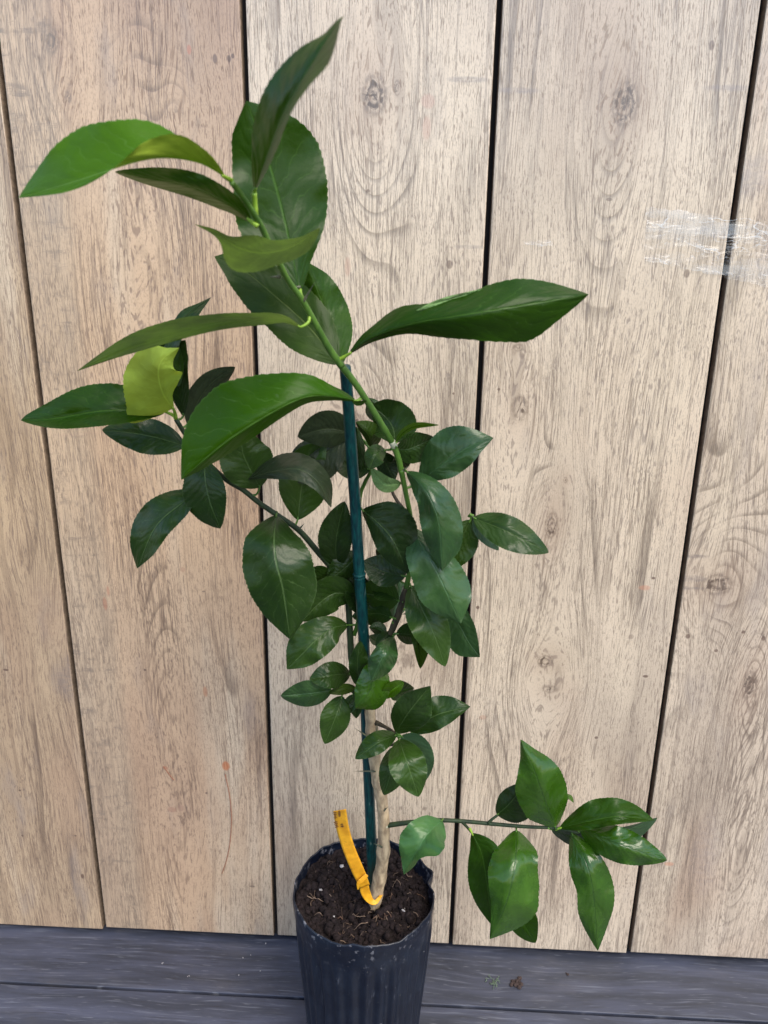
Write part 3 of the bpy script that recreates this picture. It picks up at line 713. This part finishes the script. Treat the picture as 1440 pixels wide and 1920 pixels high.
L([(654,664,.231),(700,632,.242),(780,605,.256),(870,590,.266),(980,572,.262),(1104,552,.250)], [0,18,36,30,36,48,49,30,0], [0,9,16,34,48,62,66,36,0], 'mid', oA=-.012, oB=-.008, label='long dark glossy leaf pointing right')
L([(780,582,.252),(820,567,.250),(870,552,.250),(905,541,.250)], [0,4,5,3,0], [0,6,9,6,0], 'pale', oA=0, oB=0, flip=True, pet=False)
L([(564,613,.250),(530,598,.258),(480,599,.266),(400,608,.272),(300,636,.272),(220,662,.266),(144,696,.256)], [0,10,12,13,12,11,10,6,0], [0,10,14,19,26,29,24,12,0], 'olive', oA=.004, oB=-.010, flip=True, label='long narrow olive leaf seen from below, pointing left')
L([(668,752,.218),(620,743,.234),(572,745,.244),(517,770,.252),(442,816,.256),(395,852,.254),(340,900,.246)], [0,8,12,16,20,22,20,12,0], [0,20,46,68,88,94,82,52,0], 'new', oA=-.016, oB=-.010, label='largest bright green leaf left of the stake, its lower edge in shade')
L([(660,752,.219),(672,755,.222),(688,751,.226)], 3, 6, 'olive', oA=0, oB=0, pet=False)
# left cluster
L([(310,772,.193),(250,768,.202),(180,772,.208),(100,785,.206),(39,788,.200)], 27, 50, 'mid', oA=.012, oB=-.006, label='long green leaf at the far left')
L([(335,725,.205),(315,650,.203),(345,598,.200),(396,557,.196)], [0,14,20,18,12,14,6,0,0][:8], [0,20,24,20,22,20,10,0], 'dark', oA=-.004, oB=.004, pet=False)
L([(344,780,.190),(338,730,.196),(326,680,.200),(322,640,.202)], [0,18,26,28,20], [0,14,20,28,26], 'dark', oA=-.003, oB=.005)
L([(325,766,.196),(305,735,.216),(297,700,.226),(305,674,.228),(336,652,.222)], [0,78,72,68,60,40,12,0], [0,12,30,42,44,32,12,0], 'yel', oA=-.004, oB=-.006, flip=True, label='small yellow green leaf showing its underside')
L([(352,795,.187),(375,747,.188),(400,715,.188),(441,688,.186)], 22, 24, 'dusk', oA=.004, oB=-.006)
L([(346,836,.186),(300,822,.184),(250,812,.182),(191,806,.180)], 30, 28, 'old')
L([(385,862,.184),(385,900,.196),(395,945,.200),(413,991,.198)], 30, 40, 'old', oA=.004, oB=-.008)
L([(376,920,.180),(335,948,.188),(290,990,.192),(257,1066,.188)], [0,18,26,28,26,18,0], [0,24,38,42,38,26,0], 'old', oA=.006, oB=-.009, label='drooping dark leaf at the lower left')
L([(487,914,.175),(468,878,.180),(455,845,.182),(452,798,.182)], 42, 44, 'old')
L([(462,898,.178),(510,884,.196),(560,880,.206),(597,905,.206),(621,952,.202)], [0,16,28,30,26,18,0], [0,10,18,22,18,10,0], 'dusk', oA=-.014, oB=.004, label='arched dull green leaf in front of a darker leaf')
L([(558,975,.165),(566,912,.164),(578,865,.162),(612,828,.160)], [0,28,42,44,34,20,0], [0,34,46,44,38,26,0], 'old')
L([(662,812,.160),(622,804,.166),(592,808,.168),(558,819,.168)], 30, 30, 'dusk')
L([(652,824,.158),(612,848,.162),(576,874,.164),(538,902,.164)], [0,28,40,44,40,24,0], [0,20,34,42,40,26,0], 'dusk', oA=.003, oB=-.005)
L([(694,880,.166),(655,872,.158),(620,862,.156)], 22, 24, 'dark')
L([(668,800,.165),(675,850,.166),(677,898,.165)], 9, 11, 'dark', pet=False)
L([(698,841,.168),(690,815,.178),(667,791,.180)], 9, 24, 'olive')
L([(741,832,.198),(736,800,.180),(717,776,.174),(693,760,.172)], [0,30,38,36,28,16,0], [0,36,46,44,36,22,0], 'old', oA=-.004, oB=.004)
L([(705,790,.168),(700,765,.166),(692,746,.166)], 14, 16, 'dark', pet=False)
L([(741,832,.200),(755,812,.206),(780,799,.210),(823,797,.210)], 7, 5, 'new', oA=.006, oB=-.004)
L([(742,842,.198),(765,842,.190),(790,832,.184),(814,820,.182)], 24, 26, 'dark')
L([(745,850,.190),(752,862,.178),(752,882,.172)], 16, 18, 'dark', pet=False)
L([(786,904,.186),(832,869,.196),(880,838,.200),(925,821,.198)], [0,30,48,54,48,26,0], [0,18,30,32,28,16,0], 'bluish', oA=-.006, oB=.002, label='broad leaf pointing up right, its upper half bluish')
L([(762,884,.195),(790,909,.210),(810,942,.217),(824,987,.219),(829,1071,.214)], [0,22,36,42,42,32,0], [0,20,26,34,32,20,0], 'bluish', oA=-.010, oB=-.006, label='long bluish green leaf hanging in front')
L([(882,975,.190),(868,1005,.190),(850,1038,.190),(826,1066,.188)], 30, 24, 'old')
L([(888,971,.191),(946,994,.204),(993,1018,.208),(1029,1036,.206)], 26, 28, 'old', oA=-.006, oB=.006, label='leaf pointing right beyond the second dark gap from the right')
L([(888,972,.190),(915,1005,.188),(935,1032,.188)], 14, 17, 'pale')
L([(679,956,.172),(716,987,.184),(741,1020,.190),(764,1076,.190)], [0,40,54,54,42,28,0], [0,16,28,34,32,20,0], 'dark', oA=.002, oB=-.004)
L([(774,990,.182),(795,1030,.202),(821,1075,.210),(844,1125,.212),(864,1169,.208)], [0,24,34,44,46,36,0], [0,32,44,50,50,32,0], 'bluish', oA=-.010, oB=-.004, label='broad leaf hanging below the bluish one')
L([(770,1098,.172),(793,1145,.190),(815,1192,.196),(835,1250,.194)], 30, 32, 'old', oA=-.006, oB=.004)
L([(820,1120,.168),(860,1170,.170),(880,1205,.172),(900,1232,.172)], [0,24,28,26,22,14,0], [0,24,34,38,36,28,0], 'bluish')
L([(768,1150,.166),(785,1202,.166),(788,1254,.166)], 20, 12, 'olive')
L([(743,1188,.163),(768,1190,.164),(795,1196,.164)], 19, 16, 'dark')
L([(757,1080,.170),(720,1072,.164),(680,1053,.162)], 24, 30, 'dark')
L([(748,1126,.167),(715,1118,.158),(668,1110,.154)], 28, 30, 'old')
L([(735,1158,.164),(705,1150,.154),(660,1156,.150)], 20, 18, 'dark')
L([(738,1160,.162),(745,1122,.148),(748,1082,.144)], 18, 20, 'pale')
L([(724,1188,.161),(708,1178,.160),(692,1176,.160)], 12, 11, 'dark')
L([(739,1190,.162),(722,1199,.168),(704,1212,.170)], 12, 13, 'dark')
L([(718,1205,.160),(705,1200,.152),(692,1192,.150)], 10, 12, 'pale', pet=False)
# left of the stake
L([(518,966,.172),(514,1010,.198),(518,1055,.208),(531,1107,.210),(544,1199,.204)], [0,46,65,66,60,36,0], [0,50,62,64,56,34,0], 'old', oA=-.008, oB=-.006, label='broad dark green leaf hanging left of the stake')
L([(652,1172,.150),(625,1177,.162),(595,1198,.170),(565,1228,.172),(538,1255,.170)], [0,24,32,34,30,20,0], [0,22,34,40,38,26,0], 'old', oA=.002, oB=-.005)
L([(668,1120,.150),(630,1112,.158),(598,1132,.162),(566,1165,.162)], 27, 30, 'old', oA=-.004, oB=.004)
L([(674,1035,.152),(650,1062,.158),(612,1092,.160)], 24, 24, 'dark')
L([(624,1072,.153),(605,1086,.156),(576,1115,.158)], 26, 26, 'dark')
L([(632,1066,.153),(630,1020,.162),(636,980,.166),(646,940,.166)], 30, 26, 'dark', oA=.002, oB=.006, label='dark upright leaf left of the stake')
L([(670,1150,.152),(672,1110,.150),(664,1070,.150)], 22, 24, 'dark', pet=False)
L([(662,1052,.149),(640,1085,.152),(612,1118,.153),(590,1150,.153)], 24, 22, 'dark')
L([(752,1090,.168),(735,1055,.158),(705,1030,.155)], 22, 22, 'dark')
L([(742,1120,.165),(715,1095,.152),(690,1085,.150)], 24, 20, 'old', pet=False)
# centre, above
L([(723,844,.194),(705,853,.206),(692,880,.208)], 17, 17, 'old', oA=.004)
L([(752,906,.190),(722,906,.202),(696,878,.206)], 16, 13, 'pale', oA=-.002, oB=.006, flip=True, label='small pale green leaf showing its underside beside the green shoot')
L([(716,848,.186),(724,870,.182),(740,900,.180)], 19, 17, 'dark', pet=False)
# lower cluster
L([(622,1294,.166),(580,1300,.172),(526,1305,.172)], 24, 24, 'bluish', oA=-.004, oB=.002, label='leftmost small leaf of the lower cluster')
L([(657,1263,.149),(620,1266,.170),(580,1274,.172)], 22, 22, 'dark')
L([(668,1290,.158),(645,1293,.168),(616,1300,.170)], 9, 11, 'olive')
L([(641,1305,.165),(629,1345,.176),(609,1395,.176)], 24, 24, 'old', oA=-.005, oB=.003)
L([(662,1302,.158),(656,1322,.158),(648,1342,.158)], 12, 12, 'pale')
L([(670,1300,.160),(668,1325,.163),(668,1347,.163)], 11, 12, 'dark')
L([(678,1292,.160),(670,1250,.172),(675,1201,.174)], 14, 20, 'old')
L([(714,1232,.165),(702,1265,.190),(690,1300,.194),(666,1328,.190)], [0,22,34,36,28,0], [0,20,26,28,22,0], 'low', oA=-.010, oB=-.006, label='folded bright leaf where the trunk meets the foliage')
L([(738,1193,.163),(725,1215,.200),(712,1243,.206),(697,1277,.204)], [0,20,27,26,18,0], [0,14,20,22,16,0], 'bluish', oA=-.008, oB=-.004)
L([(757,1278,.172),(740,1290,.180),(712,1311,.180)], 12, 14, 'new', pet=False)
L([(735,1312,.164),(750,1296,.164),(776,1290,.164)], 16, 15, 'old', pet=False)
L([(743,1375,.172),(760,1345,.194),(780,1318,.200),(807,1286,.200)], [0,24,31,28,16,0], [0,28,38,38,22,0], 'old', oA=.006, oB=-.006, label='rounded dark leaf just above the bare trunk')
L([(770,1376,.174),(808,1346,.182),(840,1334,.184),(882,1325,.182)], [0,22,33,33,22,0], [0,20,27,24,14,0], 'old', oA=-.006, oB=.004)
L([(743,1378,.173),(710,1392,.190),(666,1423,.192)], 17, 19, 'old')
L([(748,1386,.174),(760,1420,.200),(772,1455,.206),(785,1494,.204)], 30, 31, 'old', oA=-.005, oB=.004)
L([(752,1380,.172),(778,1398,.180),(792,1428,.182),(794,1468,.180)], 24, 30, 'pale')
L([(739,1400,.162),(735,1440,.184),(720,1491,.184)], 26, 20, 'old')
# low right branch
L([(829,1538,.150),(805,1560,.168),(785,1590,.176),(757,1640,.176)], [0,26,34,40,40,37,20,11,10,6,0], [0,22,32,38,41,42,38,30,20,10,0], 'teal', oA=.012, oB=-.006, label='folded light green leaf over the rim of the pot')
L([(932,1528,.143),(956,1506,.146),(986,1468,.146)], 22, 38, 'dark')
L([(1041,1551,.152),(1020,1497,.168),(1000,1440,.172),(976,1386,.166)], [0,38,46,46,32,14,0], [0,34,46,48,38,18,0], 'low', oA=-.005, oB=-.009, label='large glossy leaf pointing up on the low right branch')
L([(1090,1557,.150),(1170,1556,.142),(1233,1533,.140)], 6, 26, 'pale')
L([(1034,1555,.150),(1075,1570,.142),(1128,1599,.140)], 14, 14, 'dark')
L([(1049,1553,.152),(1100,1541,.162),(1160,1531,.166),(1227,1538,.162)], [0,22,36,38,32,20,0], [0,12,16,16,14,8,0], 'mid', oA=-.008, oB=.006)
L([(1088,1554,.153),(1148,1578,.178),(1202,1597,.182),(1251,1613,.178)], 31, 33, 'low', oA=-.008, oB=-.002, label='rightmost leaf of the low branch')
L([(1072,1562,.153),(1100,1620,.176),(1113,1680,.182),(1121,1783,.178)], [0,22,34,40,34,18,0], [0,26,34,30,32,20,0], 'low', oA=-.006, oB=-.004, label='long pointed leaf hanging lowest on the right')
L([(960,1690,.150),(985,1738,.158),(1004,1768,.158)], 28, 24, 'mid', pet=False)
L([(885,1562,.154),(903,1600,.160),(914,1665,.162),(924,1737,.160)], [0,28,36,34,26,16,0], [0,20,30,34,30,18,0], 'mid', oA=.004, oB=-.005)
L([(968,1556,.147),(966,1620,.180),(950,1690,.190),(918,1761,.184)], [0,36,44,54,58,34,0], [0,38,48,44,30,14,0], 'low', oA=-.008, oB=-.006, label='broad glossy leaf hanging in the middle of the low branch')
L([(1050,1505,.150),(1066,1494,.150),(1076,1505,.150)], 5, 5, 'low', pet=False)



# ------------------------------------------------------------ plant tag
def ribbon(px, wpx, mt, name, parent, tilt=0.0, n=60, m=6, origin=None, th=.00035):
    mp = catmull(px, n); verts = []
    for i in range(n):
        tg = mp[min(i+1, n-1)]-mp[max(i-1, 0)]; t2 = tg.xy.normalized(); nr = Vector((t2.y, -t2.x)); u = i/(n-1)
        w_ = lin(wpx, u)
        tl = lin(tilt, u) if isinstance(tilt, (list, tuple)) else tilt
        for j in range(m+1):
            s = (j/m-.5)*2; q = mp[i].xy+nr*w_*s
            verts.append(P(q.x, q.y, mp[i].z+tl*s))
    faces = [(i*(m+1)+j, (i+1)*(m+1)+j, (i+1)*(m+1)+j+1, i*(m+1)+j+1) for i in range(n-1) for j in range(m)]
    uvs = [(i/(n-1), j/m) for i in range(n) for j in range(m+1)]
    o = mesh_obj(name, verts, faces, mt, parent, origin=origin, uvs=uvs)
    md = o.modifiers.new('thickness', 'SOLIDIFY'); md.thickness = th; md.offset = 0
    return o
def tagmat():
    N = NT('yellow_tag_plastic'); co, X, Y, Z = N.xyz('Object')
    n1 = N.noise(co, 120.0, 3.0); n2 = N.noise(co, 330.0, 3.0)
    c = N.mix(N.sstep(n1, .3, .7), (0.62, 0.27, 0.012), (0.80, 0.40, 0.02))
    c = N.mix(N.mul(N.sstep(n2, .60, .72), .4), c, (0.25, 0.13, 0.03))
    return N.done(N.bsdf(c, .45, .4))
mTag = tagmat()
to = P(700, 1690, .128); tg_ = empty('plant_tag', to); BASE[tg_.name] = Vector(to)
tag(tg_, 'yellow plastic strip tag looped round the base of the trunk with faint dark print', 'plant tag')
ribbon([(637, 1519, .165), (642, 1550, .161), (652, 1585, .156), (665, 1618, .151), (677, 1645, .146), (684, 1662, .142)], [12, 12, 11.5, 11.5, 11.5, 10], mTag, 'strap', tg_, tilt=[.003, .002, .001, 0, 0, 0])
ribbon([(681, 1650, .143), (685, 1672, .140), (694, 1688, .138), (703, 1692, .137), (711, 1684, .134), (716, 1676, .126)], [8, 9, 8.5, 6, 3.5, 2.5], mTag, 'loop', tg_, tilt=[0, 0, -.001, -.002, 0, 0])
ribbon([(688, 1640, .148), (680, 1649, .149), (673, 1656, .149), (671, 1668, .147)], [3.5, 4.5, 4, 1.2], mTag, 'knot', tg_, n=20)
mInk = simple('faded_ink', (0.14, 0.06, 0.012), .6)
iv = []; iff = []
rg = random.Random(3)
def inkrow(x0, y0, x1, y1, h, cnt):
    """short worn strokes standing across the line from (x0,y0) to (x1,y1)"""
    for k in range(cnt):
        t = (k+.2)/cnt; a = Vector((x0+(x1-x0)*t, y0+(y1-y0)*t)); d = Vector((x1-x0, y1-y0)).normalized(); nn = Vector((d.y, -d.x))
        dep = .165-(a.y-1519)/165*.0235+.0012
        w_ = .8+rg.random()*.4; hh = h*(.85+.45*rg.random())
        for (s0, s1, w1) in ((-hh, hh, w_), (-hh*.2, hh*.2, w_*2.2)):
            b = len(iv); 
            for (sa, sb) in ((s0, -w1), (s1, -w1), (s1, w1), (s0, w1)):
                q = a+nn*sa+d*sb; iv.append(P(q.x, q.y, dep+.002*(0)))
            iff.append((b, b+1, b+2, b+3)) if (s0 == -hh) else iff.append((b, b+1, b+2, b+3))
inkrow(628, 1523, 629, 1536, 2.6, 4); inkrow(636, 1521, 637, 1532, 2.2, 4)
inkrow(629, 1541, 632, 1553, 2.8, 4); inkrow(641, 1545, 643, 1552, 3.0, 2)
mesh_obj('print', iv, iff, mInk, tg_, smooth=False)

# ------------------------------------------------------------ clear tape on the wall
def tapemat():
    N = NT('clear_tape_film'); co, X, Y, Z = N.xyz('Object')
    n0 = N.noise(N.vec(N.mul(X, 26.0), 2.0, N.mul(Z, 75.0)), 1.0, 3.0, .55, .6)
    n1 = N.noise(N.vec(N.mul(X, 45.0), 0.0, N.mul(Z, 85.0)), 1.0, 2.0, .5, 1.2)
    big = N.noise(N.vec(N.mul(X, 20.0), 7.0, N.mul(Z, 45.0)), 1.0, 2.0)
    rid = N.sstep(N.math('ABSOLUTE', N.sub(n1, .5)), .0, .020, 1.0, 0.0)
    rid = N.mul(rid, N.sstep(big, .47, .60))
    fold = N.sstep(N.math('ABSOLUTE', N.sub(n0, .47)), .004, .020, 1.0, 0.0)
    fold = N.mul(fold, N.sstep(big, .46, .58))
    gl = N.n.new('ShaderNodeBsdfGlossy'); N.put(gl.inputs['Color'], (.93, .97, 1.0)); gl.inputs['Roughness'].default_value = .18
    N.put(gl.inputs['Normal'], N.bump(N.add(n0, N.mul(n1, .6)), 1.0, .006))
    tp = N.n.new('ShaderNodeBsdfTransparent'); N.put(tp.inputs[0], (.98, .98, .98))
    m1 = N.n.new('ShaderNodeMixShader'); m1.inputs[0].default_value = .018
    N.l.new(tp.outputs[0], m1.inputs[1]); N.l.new(gl.outputs[0], m1.inputs[2])
    df = N.bsdf((0.78, 0.84, 0.88), .25, .8)
    m2 = N.n.new('ShaderNodeMixShader'); N.put(m2.inputs[0], N.add(N.mul(N.math('MAXIMUM', N.mul(rid, .6), fold), .30), N.mul(N.sstep(N.noise(N.vec(N.mul(X, 14.0), 9.0, N.mul(Z, 70.0)), 1.0, 2.0), .45, .7), .18)))  # glare of the film painted as whitish colour on folds and streaky patches
    N.l.new(m1.outputs[0], m2.inputs[1]); N.l.new(df, m2.inputs[2])
    return N.done(m2.outputs[0])
mTape = tapemat()
def tape(corners, label, amp=.0005):
    """corners in photo: tl, tr, br, bl"""
    c = [P(x, y, .0012) for x, y in corners]; n, m_ = 70, 30; verts = []
    for j in range(m_+1):
        for i in range(n+1):
            s, t = i/n, j/m_
            p = c[0].lerp(c[1], s).lerp(c[3].lerp(c[2], s), t)
            ed = 0.0018*noise.noise(Vector((p.x*160, 3, p.z*160)))*(t in (0, 1) or s in (0, 1))
            p = p+Vector((ed, -amp*abs(noise.noise(Vector((p.x*70, 1.5, p.z*130)))), ed))
            verts.append(p)
    f = [(j*(n+1)+i, j*(n+1)+i+1, (j+1)*(n+1)+i+1, (j+1)*(n+1)+i) for j in range(m_) for i in range(n)]
    o = mesh_obj('clear_tape', verts, f, mTape, origin=Vector(c[3]))
    tag(o, label, 'tape'); return o
tape([(1212, 388), (1520, 425), (1516, 556), (1206, 486)], 'wrinkled shiny clear tape across the gap of the right hand planks')
tape([(980, 452), (1034, 450), (1036, 461), (984, 459)], 'small faint scrap of clear tape in the middle of a plank', amp=.0003)

# ------------------------------------------------------------ small bits
def floor_pt(px, py):
    q = FWD + (px-720)/FPX*RIGHT + (py-960)/FPX*DOWN; t = (FZ-CAM.z)/q.z; return CAM+t*q
def clump(name, c, s, mt, label, cat, k=14, flat=.5, spread=1.0, group=None):
    global v, f, fm
    v = []; f = []; fm = []
    for _ in range(k):
        r = s*random.uniform(.25, .6); p = c+Vector((random.gauss(0, s*.5*spread), random.gauss(0, s*.5*spread), r*flat+random.random()*s*.3*flat))
        crumb(p, r, 0, 6)
    o = mesh_obj(name, v, f, mt, origin=c); tag(o, label, cat, group=group); return o
mDirt = simple('dry_dirt', (0.045, 0.030, 0.026), .95, nscale=500, bump=.5)
mDry = simple('dried_leaf_bits', (0.11, 0.15, 0.10), .9, nscale=400)
clump('soil_clump', floor_pt(967, 1846), .0040, mDirt, 'dark brown crumb of soil on the grey floor right of the pot', 'soil crumb', k=34, flat=.35, spread=1.15)
c_ = floor_pt(925, 1842); v = []; f = []
for _ in range(11):
    a = random.uniform(0, 2*PI); p0 = c_+Vector((random.gauss(0, .0026), random.gauss(0, .0022), .0006)); pts = []
    for k in range(8):
        pts.append(p0+Vector((math.cos(a)*k*.0008, math.sin(a)*k*.0008, .0012*math.sin(k*.5)*random.random()))); a += random.uniform(-.5, .5)
    tube_data(pts, [.00045*(1-.08*k) for k in range(8)], 5, v, f)
o = mesh_obj('leaf_scrap', v, f, mDry, origin=c_); tag(o, 'greyish green scrap of dry plant matter on the floor', 'plant scrap')
clump('dirt_speck', floor_pt(1064, 1827), .0018, mDirt, 'tiny dark speck lying on the floor near the wall', 'dirt speck', k=5)
places = [(498, 1769, 'white grit speck nearest the wall planks, left of the pot'), (456, 1796, 'left one of two white grit specks lying close together on the floor'), (470, 1791, 'right one of two white grit specks lying close together on the floor'),
          (447, 1828, 'white grit speck lying near the dark floor seam, middle of three'), (354, 1830, 'leftmost white grit speck just above the dark floor seam'), (487, 1822, 'rightmost white grit speck near the dark floor seam, beside the pot'), (305, 1806, 'white grit speck farthest left on the grey floorboard')]
for (x, y, w_) in places:
    clump('white_grit', floor_pt(x, y), .0010, mGrit, w_, 'grit', k=3, group='white grit specks on the floor left of the pot')
# dried thread like stalk stuck to the wall and a small curl
def thread(px, r, label, name='dry_stalk'):
    pts = catmull([P(*q) for q in px], 40); v, f = tube_data(pts, [r]*40, 6)
    o = mesh_obj(name, v, f, simple('dry_stalk_brown', (0.30, 0.13, 0.075), .8), origin=pts[-1]); tag(o, label, 'dry stalk')
thread([(422, 1452, .0006), (430, 1490, .0012), (434, 1530, .0008), (431, 1580, .0012), (424, 1615, .0008), (416, 1638, .0006)], .00045, 'long thin curved brown dry stalk stuck on the wall below the orange spot')
thread([(306, 1437, .0008), (312, 1445, .001), (320, 1456, .0008), (326, 1463, .0006)], .00040, 'short dark brown dry curl stuck on the wall left of the orange spot')
